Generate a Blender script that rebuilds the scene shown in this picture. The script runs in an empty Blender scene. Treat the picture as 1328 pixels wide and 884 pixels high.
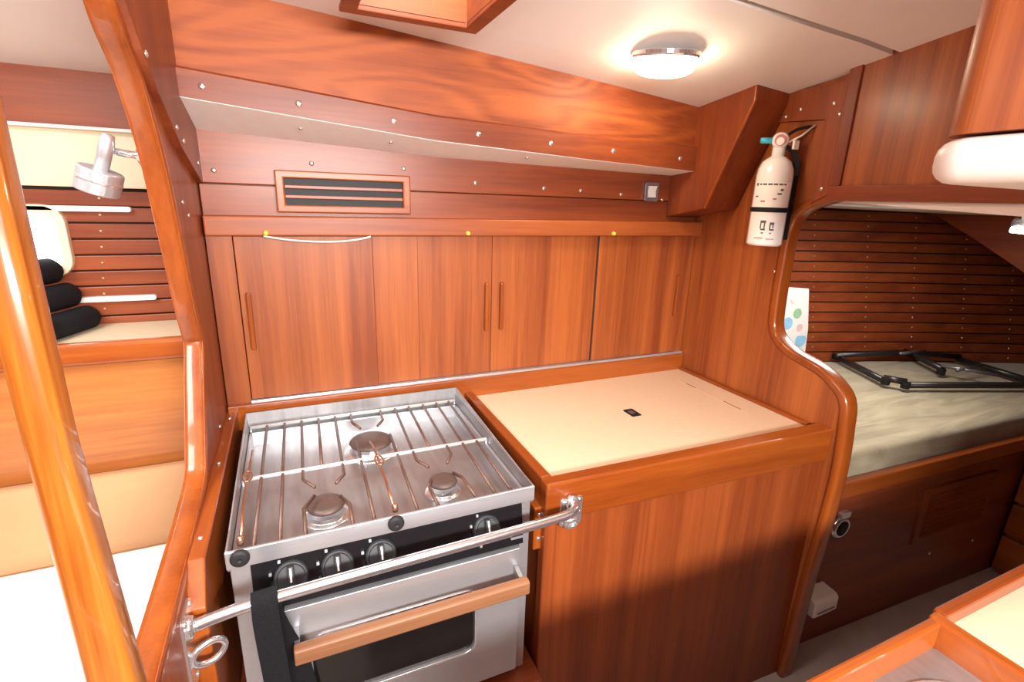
import bpy, bmesh, math, random
from mathutils import Vector, Matrix
random.seed(4)
PI = math.pi
scene = bpy.context.scene
COL = scene.collection

# ------------------------------------------------------------------ camera
cam_data = bpy.data.cameras.new('camera')
cam_data.sensor_width = 36.0
cam_data.lens = 648.0 / 1328.0 * 36.0
cam_data.clip_start = 0.02
cam = bpy.data.objects.new('camera', cam_data)
COL.objects.link(cam)
ROT = Matrix(((0.91616551, 0.08243548, -0.39223099),
              (-0.39966010, 0.26165766, -0.87852551),
              (0.03020857, 0.96163385, 0.27266789)))
cam.matrix_world = Matrix.Translation((0, 0, 1.44)) @ ROT.to_4x4()
scene.camera = cam

# ------------------------------------------------------------------ world, daylight, exposure
world = bpy.data.worlds.new('world')
scene.world = world
world.use_nodes = True
world.node_tree.nodes['Background'].inputs[0].default_value = (0.86, 0.93, 1.0, 1)
world.node_tree.nodes['Background'].inputs[1].default_value = 1.0

def area_light(name, loc, target, sx, sy, power, color):
    d = bpy.data.lights.new(name, 'AREA')
    d.shape = 'RECTANGLE'; d.size = sx; d.size_y = sy; d.energy = power; d.color = color
    o = bpy.data.objects.new(name, d); COL.objects.link(o)
    o.location = loc
    o.rotation_euler = (Vector(target) - Vector(loc)).to_track_quat('-Z', 'Y').to_euler()
    return o
# daylight: deck hatch over the galley, companionway behind the camera, hatch over the left berth
area_light('hatch_daylight', (0.22, 0.68, 1.90), (0.22, 0.68, 0), 0.17, 0.46, 2.4, (1.0, 0.97, 0.94))
area_light('companionway_daylight', (0.20, -0.80, 1.57), (0.45, 1.2, 1.15), 0.90, 0.16, 47, (1.0, 0.96, 0.92))
area_light('berth_hatch_daylight', (-0.62, 0.62, 1.80), (-0.62, 0.72, 0), 0.50, 0.50, 12, (1.0, 0.97, 0.95))
area_light('forward_fill_light', (1.80, 1.02, 1.447), (1.80, 1.02, 0.5), 0.33, 0.33, 5.5, (1.0, 0.94, 0.86))  # fill light added to brighten the dark forward berth

scene.view_settings.view_transform = 'Standard'
scene.view_settings.look = 'None'
scene.view_settings.gamma = 1.0
scene.view_settings.use_curve_mapping = False
scene.view_settings.exposure = 0.42

# ------------------------------------------------------------------ materials
MATS = {}
def new_mat(name):
    m = bpy.data.materials.new(name); m.use_nodes = True
    return m, m.node_tree.nodes, m.node_tree.links, m.node_tree.nodes['Principled BSDF']

WG = (0.80, 0.685, 0.47)
def wood(name, axis, dark, light, rough=0.45, coat=0.22, coat_rough=0.25, cross=13.0, ring=0.0, along=0.9, bump=0.04, contrast=1.5):
    dark = [c * g for c, g in zip(dark, WG)]; light = [c * g for c, g in zip(light, WG)]
    m, N, L, P = new_mat(name)
    P.inputs['Specular IOR Level'].default_value = 0.35
    tc = N.new('ShaderNodeTexCoord'); oi = N.new('ShaderNodeObjectInfo')
    mul = N.new('ShaderNodeMath'); mul.operation = 'MULTIPLY'; mul.inputs[1].default_value = 11.0
    L.new(oi.outputs['Random'], mul.inputs[0])
    cmb = N.new('ShaderNodeCombineXYZ')
    for k in range(3): L.new(mul.outputs[0], cmb.inputs[k])
    add = N.new('ShaderNodeVectorMath'); add.operation = 'ADD'
    L.new(tc.outputs['Object'], add.inputs[0]); L.new(cmb.outputs[0], add.inputs[1])
    def stretched(c, a):
        mp = N.new('ShaderNodeMapping')
        mp.inputs['Scale'].default_value = [a if 'xyz'[k] == axis else c for k in range(3)]
        L.new(add.outputs[0], mp.inputs['Vector'])
        return mp.outputs[0]
    n1 = N.new('ShaderNodeTexNoise'); n1.inputs['Scale'].default_value = 1.0
    n1.inputs['Detail'].default_value = 4; n1.inputs['Roughness'].default_value = 0.6; n1.inputs['Distortion'].default_value = 0.3
    L.new(stretched(cross, along), n1.inputs['Vector'])
    n2 = N.new('ShaderNodeTexNoise'); n2.inputs['Scale'].default_value = 1.0
    n2.inputs['Detail'].default_value = 3; n2.inputs['Roughness'].default_value = 0.7
    L.new(stretched(150, 5.0), n2.inputs['Vector'])
    val = n1.outputs['Fac']
    if ring > 0:
        n3 = N.new('ShaderNodeTexNoise'); n3.inputs['Scale'].default_value = 1.0
        n3.inputs['Detail'].default_value = 1.5; n3.inputs['Distortion'].default_value = 0.4
        L.new(stretched(7.0, 1.8), n3.inputs['Vector'])
        r1 = N.new('ShaderNodeMath'); r1.operation = 'MULTIPLY'; r1.inputs[1].default_value = 75.0
        L.new(n3.outputs['Fac'], r1.inputs[0])
        r2 = N.new('ShaderNodeMath'); r2.operation = 'SINE'; L.new(r1.outputs[0], r2.inputs[0])
        r3 = N.new('ShaderNodeMath'); r3.operation = 'MULTIPLY_ADD'; r3.inputs[1].default_value = ring
        L.new(r2.outputs[0], r3.inputs[0]); L.new(val, r3.inputs[2])
        val = r3.outputs[0]
    fine = N.new('ShaderNodeMath'); fine.operation = 'MULTIPLY_ADD'; fine.inputs[1].default_value = 0.35
    L.new(n2.outputs['Fac'], fine.inputs[0]); L.new(val, fine.inputs[2])
    ramp = N.new('ShaderNodeValToRGB')
    w = 0.24 / contrast
    ramp.color_ramp.elements[0].position = 0.675 - w; ramp.color_ramp.elements[0].color = (*dark, 1)
    ramp.color_ramp.elements[1].position = 0.675 + w; ramp.color_ramp.elements[1].color = (*light, 1)
    L.new(fine.outputs[0], ramp.inputs['Fac'])
    L.new(ramp.outputs['Color'], P.inputs['Base Color'])
    bp = N.new('ShaderNodeBump'); bp.inputs['Strength'].default_value = bump; bp.inputs['Distance'].default_value = 0.002
    L.new(fine.outputs[0], bp.inputs['Height']); L.new(bp.outputs[0], P.inputs['Normal'])
    P.inputs['Roughness'].default_value = rough
    P.inputs['Coat Weight'].default_value = coat; P.inputs['Coat Roughness'].default_value = coat_rough
    MATS[name] = m
    return m

def plain(name, col, rough=0.5, metal=0.0, coat=0.0, noise=0.06, nscale=40.0, bump=0.0, spec=0.5, stretch=None, emit=None, estr=0.0):
    m, N, L, P = new_mat(name)
    tc = N.new('ShaderNodeTexCoord'); mp = N.new('ShaderNodeMapping')
    mp.inputs['Scale'].default_value = stretch or (1, 1, 1)
    L.new(tc.outputs['Object'], mp.inputs['Vector'])
    n = N.new('ShaderNodeTexNoise'); n.inputs['Scale'].default_value = nscale; n.inputs['Detail'].default_value = 4
    L.new(mp.outputs[0], n.inputs['Vector'])
    rp = N.new('ShaderNodeValToRGB')
    rp.color_ramp.elements[0].position = 0.3; rp.color_ramp.elements[1].position = 0.7
    rp.color_ramp.elements[0].color = (*[c * (1 - noise) for c in col], 1)
    rp.color_ramp.elements[1].color = (*[min(1, c * (1 + noise)) for c in col], 1)
    L.new(n.outputs['Fac'], rp.inputs['Fac']); L.new(rp.outputs['Color'], P.inputs['Base Color'])
    if bump:
        b = N.new('ShaderNodeBump'); b.inputs['Strength'].default_value = bump; b.inputs['Distance'].default_value = 0.003
        L.new(n.outputs['Fac'], b.inputs['Height']); L.new(b.outputs[0], P.inputs['Normal'])
    P.inputs['Roughness'].default_value = rough; P.inputs['Metallic'].default_value = metal
    P.inputs['Coat Weight'].default_value = coat; P.inputs['Specular IOR Level'].default_value = spec
    if emit:
        P.inputs['Emission Color'].default_value = (*emit, 1); P.inputs['Emission Strength'].default_value = estr
    MATS[name] = m
    return m

TD, TL = (0.245, 0.058, 0.022), (0.46, 0.135, 0.047)
for a in 'xyz':
    wood('teak_' + a, a, TD, TL)
    wood('trim_' + a, a, (0.27, 0.060, 0.012), (0.45, 0.125, 0.024), rough=0.34, coat=0.6, coat_rough=0.09, cross=9)
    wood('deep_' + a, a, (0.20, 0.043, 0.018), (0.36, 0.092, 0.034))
wood('cathedral_x', 'x', (0.25, 0.055, 0.020), (0.47, 0.130, 0.042), ring=0.085, cross=9, along=1.2, coat=0.03, rough=0.55)
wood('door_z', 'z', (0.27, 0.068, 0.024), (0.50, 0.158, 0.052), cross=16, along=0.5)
wood('panel_z', 'z', (0.25, 0.055, 0.018), (0.42, 0.112, 0.034), cross=18, along=0.5)
wood('post_z', 'z', (0.30, 0.090, 0.015), (0.56, 0.225, 0.045), rough=0.3, coat=0.8, coat_rough=0.05, cross=34, along=1.6, contrast=2.0)
wood('honey_x', 'x', (0.36, 0.125, 0.040), (0.60, 0.250, 0.085), rough=0.35, coat=0.5, cross=10)
wood('handle_x', 'x', (0.27, 0.130, 0.085), (0.43, 0.225, 0.150), rough=0.5, coat=0.1, cross=25)
plain('liner', (0.80, 0.745, 0.70), 0.55, noise=0.02, nscale=8)
plain('white_laminate', (0.80, 0.75, 0.69), 0.35, noise=0.02)
plain('cove_white', (0.88, 0.84, 0.79), 0.5, noise=0.02)
plain('paper', (0.66, 0.65, 0.65), 0.7, noise=0.02)
plain('cream_panel', (0.74, 0.62, 0.42), 0.4, noise=0.03, nscale=10)
plain('counter_cream', (0.78, 0.58, 0.40), 0.32, noise=0.03, nscale=90)
plain('seam', (0.35, 0.20, 0.10), 0.6)
plain('dark_gap', (0.035, 0.015, 0.010), 0.8)
plain('black_plastic', (0.012, 0.012, 0.013), 0.5, spec=0.25)
plain('black_enamel', (0.010, 0.010, 0.012), 0.25, spec=0.4)
plain('knob_grey', (0.030, 0.032, 0.036), 0.45)
plain('rubber', (0.012, 0.012, 0.013), 0.6)
plain('webbing', (0.010, 0.010, 0.012), 0.9, noise=0.3, nscale=400, bump=0.3, spec=0.15)
plain('steel', (0.60, 0.61, 0.64), 0.36, metal=0.75, noise=0.05, nscale=30, stretch=(1, 30, 30))
plain('steel_pan', (0.39, 0.385, 0.39), 0.40, metal=0.75, noise=0.10, nscale=14, stretch=(6, 1, 1))
plain('steel_wire', (0.15, 0.085, 0.065), 0.38, metal=0.4, noise=0.2, nscale=60)
plain('steel_bright', (0.74, 0.75, 0.78), 0.24, metal=0.8, noise=0.03)
plain('rail_steel', (0.80, 0.78, 0.77), 0.3, metal=0.35, noise=0.03)
plain('bar_steel', (0.66, 0.66, 0.69), 0.22, metal=0.9, noise=0.03)
plain('chrome', (0.76, 0.77, 0.79), 0.15, metal=0.85, noise=0.02)
plain('screw', (0.85, 0.80, 0.76), 0.22, metal=0.9, noise=0.03)
plain('brass', (0.60, 0.45, 0.28), 0.4, metal=0.7, noise=0.05)
plain('copper', (0.55, 0.30, 0.20), 0.3, metal=0.9, noise=0.1)
plain('burner_cap', (0.12, 0.078, 0.066), 0.5, metal=0.3, noise=0.2, nscale=25)
plain('glass_dark', (0.010, 0.008, 0.008), 0.12, spec=0.35)
plain('ext_white', (0.86, 0.84, 0.84), 0.25, coat=0.5, noise=0.01)
plain('label_white', (0.90, 0.88, 0.86), 0.5, noise=0.02)
plain('ink', (0.10, 0.09, 0.09), 0.6)
plain('ink_red', (0.55, 0.20, 0.19), 0.6)
plain('cyan', (0.05, 0.50, 0.75), 0.35)
plain('yellow', (0.90, 0.72, 0.10), 0.4)
plain('white_plastic', (0.84, 0.82, 0.80), 0.35, noise=0.02)
plain('cord', (0.75, 0.68, 0.60), 0.7)
plain('cushion_tan', (0.47, 0.26, 0.125), 0.85, noise=0.06, nscale=9, bump=0.25)
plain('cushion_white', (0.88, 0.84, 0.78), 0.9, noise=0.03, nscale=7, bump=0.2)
plain('sole', (0.40, 0.33, 0.285), 0.5, noise=0.08, nscale=12)
plain('pastel_green', (0.25, 0.42, 0.27), 0.7)
plain('pastel_pink', (0.62, 0.42, 0.42), 0.7)
plain('pastel_blue', (0.22, 0.45, 0.66), 0.7)
plain('black_metal', (0.035, 0.032, 0.032), 0.3, metal=0.5)
plain('grey_metal', (0.30, 0.30, 0.32), 0.35, metal=0.8)
plain('lamp_lens', (0.95, 0.9, 0.8), 0.4, emit=(1.0, 0.86, 0.60), estr=30)
plain('port_glass', (0.95, 0.97, 1.0), 0.1, emit=(0.95, 0.98, 1.0), estr=3.2)
plain('added_hatch_pane', (0.9, 0.93, 0.95), 0.2, emit=(0.95, 0.98, 1.0), estr=0.35)  # weak glow for the pane of the added forward hatch
plain('bulb', (1, 1, 1), 0.3, emit=(1.0, 0.96, 0.9), estr=6)

def olive():
    m, N, L, P = new_mat('cushion_olive')
    tc = N.new('ShaderNodeTexCoord')
    mp = N.new('ShaderNodeMapping'); mp.inputs['Scale'].default_value = (1.2, 6, 4); mp.inputs['Rotation'].default_value = (0, 0, 0.5)
    L.new(tc.outputs['Object'], mp.inputs['Vector'])
    a = N.new('ShaderNodeTexNoise'); a.inputs['Scale'].default_value = 3.2; a.inputs['Detail'].default_value = 5; a.inputs['Distortion'].default_value = 1.2
    L.new(mp.outputs[0], a.inputs['Vector'])
    r = N.new('ShaderNodeValToRGB')
    r.color_ramp.elements[0].position = 0.35; r.color_ramp.elements[0].color = (0.27, 0.225, 0.135, 1)
    r.color_ramp.elements[1].position = 0.68; r.color_ramp.elements[1].color = (0.42, 0.365, 0.24, 1)
    L.new(a.outputs['Fac'], r.inputs['Fac']); L.new(r.outputs['Color'], P.inputs['Base Color'])
    b = N.new('ShaderNodeBump'); b.inputs['Strength'].default_value = 0.35; b.inputs['Distance'].default_value = 0.012
    L.new(a.outputs['Fac'], b.inputs['Height']); L.new(b.outputs[0], P.inputs['Normal'])
    P.inputs['Roughness'].default_value = 0.85; P.inputs['Sheen Weight'].default_value = 0.3
    MATS['cushion_olive'] = m
olive()

# ------------------------------------------------------------------ mesh helpers
def lerp_pts(pts, x):
    if x <= pts[0][0]: return pts[0][1]
    for (a, b), (c, d) in zip(pts, pts[1:]):
        if x <= c: return b + (d - b) * (x - a) / (c - a)
    return pts[-1][1]

def smooth_path(pts, n=6, closed=False):
    P = [Vector(p) for p in pts]; out = []
    m = len(P)
    rng = range(m) if closed else range(m - 1)
    for i in rng:
        if closed: p0, p1, p2, p3 = P[i - 1], P[i], P[(i + 1) % m], P[(i + 2) % m]
        else: p0, p1, p2, p3 = P[max(i - 1, 0)], P[i], P[i + 1], P[min(i + 2, m - 1)]
        for k in range(n):
            t = k / n
            out.append(0.5 * ((2 * p1) + (p2 - p0) * t + (2 * p0 - 5 * p1 + 4 * p2 - p3) * t * t + (3 * p1 - p0 - 3 * p2 + p3) * t ** 3))
    if not closed: out.append(P[-1])
    return out

def B(): return bmesh.new()

def bx(bm, x0, x1, y0, y1, z0, z1):
    v = [bm.verts.new((x, y, z)) for x in (x0, x1) for y in (y0, y1) for z in (z0, z1)]
    for f in ((0, 1, 3, 2), (4, 6, 7, 5), (0, 4, 5, 1), (2, 3, 7, 6), (0, 2, 6, 4), (1, 5, 7, 3)):
        bm.faces.new([v[i] for i in f])
    return bm

def prism(bm, pts, axis, a0, a1):
    def mk(p, a):
        return {'x': (a, p[0], p[1]), 'y': (p[0], a, p[1]), 'z': (p[0], p[1], a)}[axis]
    A = [bm.verts.new(mk(p, a0)) for p in pts]; C = [bm.verts.new(mk(p, a1)) for p in pts]
    n = len(pts)
    bm.faces.new(A); bm.faces.new(C[::-1])
    for i in range(n): bm.faces.new((A[i], C[i], C[(i + 1) % n], A[(i + 1) % n]))
    return bm

def frames(path, closed=False):
    P = [Vector(p) for p in path]; n = len(P); T = []
    for i in range(n):
        if closed: t = P[(i + 1) % n] - P[i - 1]
        else: t = P[min(i + 1, n - 1)] - P[max(i - 1, 0)]
        T.append(t.normalized())
    return P, T

def tube(bm, path, r, seg=8, closed=False, caps=True):
    P, T = frames(path, closed)
    up = Vector((0, 0, 1)) if abs(T[0].z) < 0.9 else Vector((1, 0, 0))
    n1 = (up - T[0] * up.dot(T[0])).normalized(); rings = []
    for i, (p, t) in enumerate(zip(P, T)):
        n1 = (n1 - t * n1.dot(t)).normalized(); b1 = t.cross(n1)
        rr = r[i] if isinstance(r, (list, tuple)) else r
        rings.append([bm.verts.new(p + (n1 * math.cos(2 * PI * k / seg) + b1 * math.sin(2 * PI * k / seg)) * rr) for k in range(seg)])
    m = len(rings)
    for i in range(m if closed else m - 1):
        a, b = rings[i], rings[(i + 1) % m]
        for k in range(seg): bm.faces.new((a[k], a[(k + 1) % seg], b[(k + 1) % seg], b[k]))
    if caps and not closed:
        bm.faces.new(rings[0][::-1]); bm.faces.new(rings[-1])
    return bm

def sweep(bm, path, prof, side, closed=False):
    """prof: list of (s, n) offsets along the fixed side vector and the in-plane normal (side x tangent)"""
    P, T = frames(path, closed); S = Vector(side).normalized(); rings = []
    for p, t in zip(P, T):
        nn = S.cross(t).normalized()
        rings.append([bm.verts.new(p + S * a + nn * b) for a, b in prof])
    m = len(rings); k = len(prof)
    for i in range(m if closed else m - 1):
        a, b = rings[i], rings[(i + 1) % m]
        for j in range(k): bm.faces.new((a[j], a[(j + 1) % k], b[(j + 1) % k], b[j]))
    if not closed:
        bm.faces.new(rings[0][::-1]); bm.faces.new(rings[-1])
    return bm

def lathe(bm, prof, origin, axis=(0, 0, 1), seg=24):
    A = Vector(axis).normalized(); O = Vector(origin)
    u = A.orthogonal().normalized(); w = A.cross(u); rings = []
    for r, h in prof:
        if r < 1e-6: rings.append([bm.verts.new(O + A * h)])
        else: rings.append([bm.verts.new(O + A * h + (u * math.cos(2 * PI * k / seg) + w * math.sin(2 * PI * k / seg)) * r) for k in range(seg)])
    for a, b in zip(rings, rings[1:]):
        for k in range(seg):
            k2 = (k + 1) % seg
            if len(a) == 1 and len(b) == 1: continue
            if len(a) == 1: bm.faces.new((a[0], b[k], b[k2]))
            elif len(b) == 1: bm.faces.new((a[k], a[k2], b[0]))
            else: bm.faces.new((a[k], a[k2], b[k2], b[k]))
    if len(rings[0]) > 1: bm.faces.new(rings[0][::-1])
    if len(rings[-1]) > 1: bm.faces.new(rings[-1])
    return bm

def rrect(x0, x1, y0, y1, r, n=5):
    out = []
    for cx, cy, a0 in ((x1 - r, y1 - r, 0), (x0 + r, y1 - r, PI / 2), (x0 + r, y0 + r, PI), (x1 - r, y0 + r, 1.5 * PI)):
        for k in range(n + 1):
            a = a0 + (PI / 2) * k / n
            out.append((cx + r * math.cos(a), cy + r * math.sin(a)))
    return out

def ring_plate(bm, outer, inner, axis, a0, a1):
    """flat frame between two loops with the same point count"""
    def mk(p, a): return {'x': (a, p[0], p[1]), 'y': (p[0], a, p[1]), 'z': (p[0], p[1], a)}[axis]
    n = len(outer)
    oa = [bm.verts.new(mk(p, a0)) for p in outer]; ob = [bm.verts.new(mk(p, a1)) for p in outer]
    ia = [bm.verts.new(mk(p, a0)) for p in inner]; ib = [bm.verts.new(mk(p, a1)) for p in inner]
    for i in range(n):
        j = (i + 1) % n
        bm.faces.new((oa[i], oa[j], ia[j], ia[i])); bm.faces.new((ob[j], ob[i], ib[i], ib[j]))
        bm.faces.new((oa[j], oa[i], ob[i], ob[j])); bm.faces.new((ia[i], ia[j], ib[j], ib[i]))
    return bm

BASE = {}
def thing(name, label, cat, loc, group=None, kind=None):
    o = bpy.data.objects.new(name, None); COL.objects.link(o)
    o.location = loc; o.empty_display_size = 0.05
    BASE[o.name] = Vector(loc)
    if kind: o['kind'] = kind
    if label: o['label'] = label
    if cat: o['category'] = cat
    if group: o['group'] = group
    return o

def obj(name, bm, mat, parent=None, smooth=False, bevel=0.0, segs=2, label=None, cat=None, group=None, kind=None, own=False):
    bmesh.ops.recalc_face_normals(bm, faces=bm.faces)
    xs = [v.co for v in bm.verts]
    lo = Vector([min(c[k] for c in xs) for k in range(3)]); hi = Vector([max(c[k] for c in xs) for k in range(3)])
    own_org = Vector(((lo.x + hi.x) / 2, (lo.y + hi.y) / 2, lo.z))
    me = bpy.data.meshes.new(name)
    o = bpy.data.objects.new(name, me); COL.objects.link(o)
    if parent is None:
        org = own_org; o.location = org
    else:
        o.parent = parent
        org = own_org if own else BASE[parent.name].copy()
        o.location = org - BASE[parent.name]
    BASE[o.name] = org.copy()
    bmesh.ops.translate(bm, verts=bm.verts, vec=-org)
    for f in bm.faces: f.smooth = smooth
    bm.to_mesh(me); bm.free()
    me.materials.append(MATS[mat])
    if bevel:
        md = o.modifiers.new('bevel', 'BEVEL'); md.width = bevel; md.segments = segs; md.limit_method = 'ANGLE'; md.angle_limit = math.radians(35)
    if label: o['label'] = label
    if cat: o['category'] = cat
    if group: o['group'] = group
    if kind: o['kind'] = kind
    return o

def dup(o, delta, parent=None):
    c = o.copy(); COL.objects.link(c)
    c.parent = parent or o.parent
    if parent: c.location = BASE[o.name] + Vector(delta) - BASE[parent.name]
    else: c.location = o.location + Vector(delta)
    BASE[c.name] = BASE[o.name] + Vector(delta)
    return c

def dup_tree(o, delta):
    c = dup(o, delta)
    for ch in list(o.children):
        d = ch.copy(); COL.objects.link(d); d.parent = c; BASE[d.name] = BASE[ch.name] + Vector(delta)
        for g in list(ch.children):
            e = g.copy(); COL.objects.link(e); e.parent = d; BASE[e.name] = BASE[g.name] + Vector(delta)
    return c

SCREW = {}
def screw(parent, loc, normal, r=0.0045):
    """a domed screw head as a part; mesh shared between heads that face the same way"""
    key = (tuple(round(c, 2) for c in normal), r)
    if key not in SCREW:
        bm = lathe(B(), [(r, -0.001), (r, 0.0012), (r * 0.6, 0.0024), (0, 0.0028)], (0, 0, 0), normal, 10)
        me = bpy.data.meshes.new('screw'); 
        bmesh.ops.recalc_face_normals(bm, faces=bm.faces)
        for f in bm.faces: f.smooth = True
        bm.to_mesh(me); bm.free(); me.materials.append(MATS['screw']); SCREW[key] = me
    o = bpy.data.objects.new('screw', SCREW[key]); COL.objects.link(o); o.parent = parent
    o.location = Vector(loc) - BASE[parent.name]; BASE[o.name] = Vector(loc)
    return o

# ------------------------------------------------------------------ the setting
F = 0.15                                   # floor level
SIDE = [(-0.2, 1.12), (0.3, 1.12), (0.7, 1.145), (1.067, 1.175), (1.3, 1.19)]
CEDGE = [(-0.2, 1.778), (0.0, 1.768), (0.37, 1.741), (0.75, 1.716), (1.08, 1.697), (1.3, 1.676)]
def yside(x):
    t = max(0.0, x - 0.05)
    return 1.12 + 0.053 * t * t
def zceil(x, y):
    d = max(0.0, yside(x) - y)
    return lerp_pts(CEDGE, x) + 0.14 * min(d, 0.7) + 0.02 * max(0, d - 0.7)

bm = B(); bx(bm, -1.5, 3.5, -0.8, 1.75, F - 0.04, F)
obj('floor', bm, 'sole', kind='structure', label='grey-beige cabin sole between the two counters', cat='floor')

# ceiling of the galley with hatch opening and panel seam
HX0, HX1, HY0, HY1 = 0.112, 0.33, 0.42, 0.95
XB = sorted(set([-0.2, -0.17, 0.0, HX0 + 0.012, HX1 - 0.012, 0.5, 0.7, 0.9, 1.067, 1.20]))
def ceil_panel(rows):
    bm = B(); grid = []
    for r in rows:
        grid.append([bm.verts.new((x, (yside(x) + 0.02 if r == 'side' else r), zceil(x, yside(x) if r == 'side' else r))) for x in XB])
    for j in range(len(rows) - 1):
        for i in range(len(XB) - 1):
            ym = (grid[j][i].co.y + grid[j + 1][i].co.y) / 2
            if XB[i] >= HX0 and XB[i + 1] <= HX1 and HY0 < ym < HY1 - 0.01: continue
            bm.faces.new((grid[j][i], grid[j][i + 1], grid[j + 1][i + 1], grid[j + 1][i]))
    return bm
ceil = obj('ceiling', ceil_panel([0.746, 0.85, HY1 - 0.012, 1.04, 'side']), 'liner', kind='structure', label='off-white vinyl headliner over the stove and counter', cat='ceiling')
s = ceil.modifiers.new('solid', 'SOLIDIFY'); s.thickness = 0.012; s.offset = 1
near = obj('headliner_panel', ceil_panel([-0.8, -0.3, 0.1, HY0, 0.6, 0.732]), 'liner', ceil)
s = near.modifiers.new('solid', 'SOLIDIFY'); s.thickness = 0.012; s.offset = 1
bm = B()
for a, b in zip(XB, XB[1:]):
    if HX0 <= a and b <= HX1: continue
    va = [bm.verts.new((x, y, zceil(x, y) + 0.014)) for x in (a, b) for y in (0.72, 0.76)]
    bm.faces.new((va[0], va[2], va[3], va[1]))
obj('seam_backing', bm, 'dark_gap', ceil)

# cabin side: big figured panel, screwed batten, white cove below it
SB = [(-0.16, 1.596), (0.3, 1.556), (0.7, 1.541), (1.07, 1.532)]     # batten bottom
ST = [(-0.16, 1.645), (0.3, 1.606), (0.7, 1.596), (1.07, 1.596)]     # batten top
WB = [(-0.16, 1.554), (0.33, 1.531), (1.07, 1.521)]                  # cove meets back wall
XS = [-0.158 + k * (1.075 + 0.158) / 24 for k in range(25)]
def loft(rings):
    bm = B(); R = [[bm.verts.new(p) for p in r] for r in rings]
    for a, b in zip(R, R[1:]):
        n = len(a)
        for k in range(n): bm.faces.new((a[k], a[(k + 1) % n], b[(k + 1) % n], b[k]))
    bm.faces.new(R[0][::-1]); bm.faces.new(R[-1]); return bm
rings = [[(x, yside(x), lerp_pts(ST, x) - 0.01), (x, yside(x), zceil(x, 1.2) + 0.01), (x, yside(x) + 0.018, zceil(x, 1.2) + 0.01), (x, yside(x) + 0.018, lerp_pts(ST, x) - 0.01)] for x in XS]
side = obj('wall_cabin_side', loft(rings), 'cathedral_x', kind='structure', label='wide reddish wood panel with swirling grain under the headliner', cat='wall')
rings = [[(x, yside(x) - 0.014, lerp_pts(SB, x)), (x, yside(x) - 0.014, lerp_pts(ST, x) - 0.004), (x, yside(x) - 0.010, lerp_pts(ST, x)), (x, yside(x) + 0.01, lerp_pts(ST, x) + 0.001), (x, yside(x) + 0.01, lerp_pts(SB, x))] for x in XS]
obj('batten', loft(rings), 'deep_x', side)
rings = [[(x, yside(x) - 0.009, lerp_pts(SB, x) - 0.001), (x, 1.275, lerp_pts(WB, x)), (x, 1.275, lerp_pts(WB, x) + 0.012), (x, yside(x) - 0.009, lerp_pts(SB, x) + 0.006)] for x in XS]
obj('cove', loft(rings), 'cove_white', side)
for x in (-0.118, 0.038, 0.215, 0.40, 0.585, 0.77, 1.005):
    screw(side, (x, yside(x) - 0.014, lerp_pts(SB, x) * 0.55 + lerp_pts(ST, x) * 0.45), (0, -1, 0), 0.006)
for x in (0.04, 0.22, 0.55):
    y = (yside(x) + 1.26) / 2 - 0.02
    screw(side, (x, y, lerp_pts(SB, x) + (lerp_pts(WB, x) - lerp_pts(SB, x)) * (y - yside(x)) / (1.26 - yside(x)) - 0.002), (0, -0.25, -0.97), 0.004)

# back wall above the lockers: two boards
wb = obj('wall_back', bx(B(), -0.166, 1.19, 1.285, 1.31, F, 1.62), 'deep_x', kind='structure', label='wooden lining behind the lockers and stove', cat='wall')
bm = B(); prism(bm, [(-0.163, 1.4545), (1.185, 1.4485), (1.185, 1.530), (0.33, 1.545), (-0.163, 1.568)], 'y', 1.258, 1.286)
obj('board', bm, 'deep_x', wb, bevel=0.0015, own=True)
bm = B(); prism(bm, [(-0.163, 1.385), (1.185, 1.385), (1.185, 1.4465), (-0.163, 1.4525)], 'y', 1.262, 1.286)
obj('board', bm, 'deep_x', wb, bevel=0.0015, own=True)
for x, z in ((-0.132, 1.479), (0.060, 1.503), (0.265, 1.502), (0.446, 1.477), (0.642, 1.471), (0.757, 1.469), (0.893, 1.463), (1.045, 1.452)):
    screw(wb, (x, 1.258, z), (0, -1, 0), 0.0055)

# left bulkhead
LC = [(0.770, 1.72), (0.818, 1.635), (0.885, 1.582), (0.950, 1.49), (0.992, 1.372), (1.030, 1.235), (1.054, 1.178), (1.058, 1.158), (1.012, 1.100), (0.970, 1.045), (0.932, 0.996), (0.895, 0.968), (0.79, 0.956), (0.665, 0.950), (0.553, 0.947), (0.485, 0.945)]
lc = [(p.x, p.y) for p in smooth_path([(a, b, 0) for a, b in LC], 5)]
poly = [(1.42, F), (1.42, 1.9), (0.745, 1.9)] + lc + [(0.485, F)]
wl = obj('wall_left', prism(B(), poly, 'x', -0.196, -0.165), 'teak_z', kind='structure', label='wooden bulkhead with a curved edge left of the stove', cat='wall')
prof = [(a, b) for a, b in rrect(-0.0170, 0.0170, -0.024, 0.003, 0.009, 3)]
path = [(-0.1805, p[0], p[1]) for p in lc]
obj('edge_trim', sweep(B(), path, prof, (-1, 0, 0)), 'trim_z', wl, smooth=True)
pl = [(0.70, 1.72), (0.775, 1.645), (0.835, 1.605), (0.915, 1.577), (1.062, 1.507), (1.249, 1.453), (1.262, 1.453), (1.262, 1.86), (0.70, 1.86)]
pl = [(0.795, 1.665), (0.86, 1.612), (0.925, 1.572), (1.062, 1.507), (1.249, 1.453), (1.262, 1.453), (1.262, 1.86), (0.795, 1.86)]
plate = obj('doubler_plate', prism(B(), pl, 'x', -0.166, -0.154), 'deep_z', wl, bevel=0.001)
for y, z in ((0.878, 1.611), (1.033, 1.537), (1.082, 1.520), (1.225, 1.491)):
    screw(wl, (-0.154, y, z), (1, 0, 0), 0.005)
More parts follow.
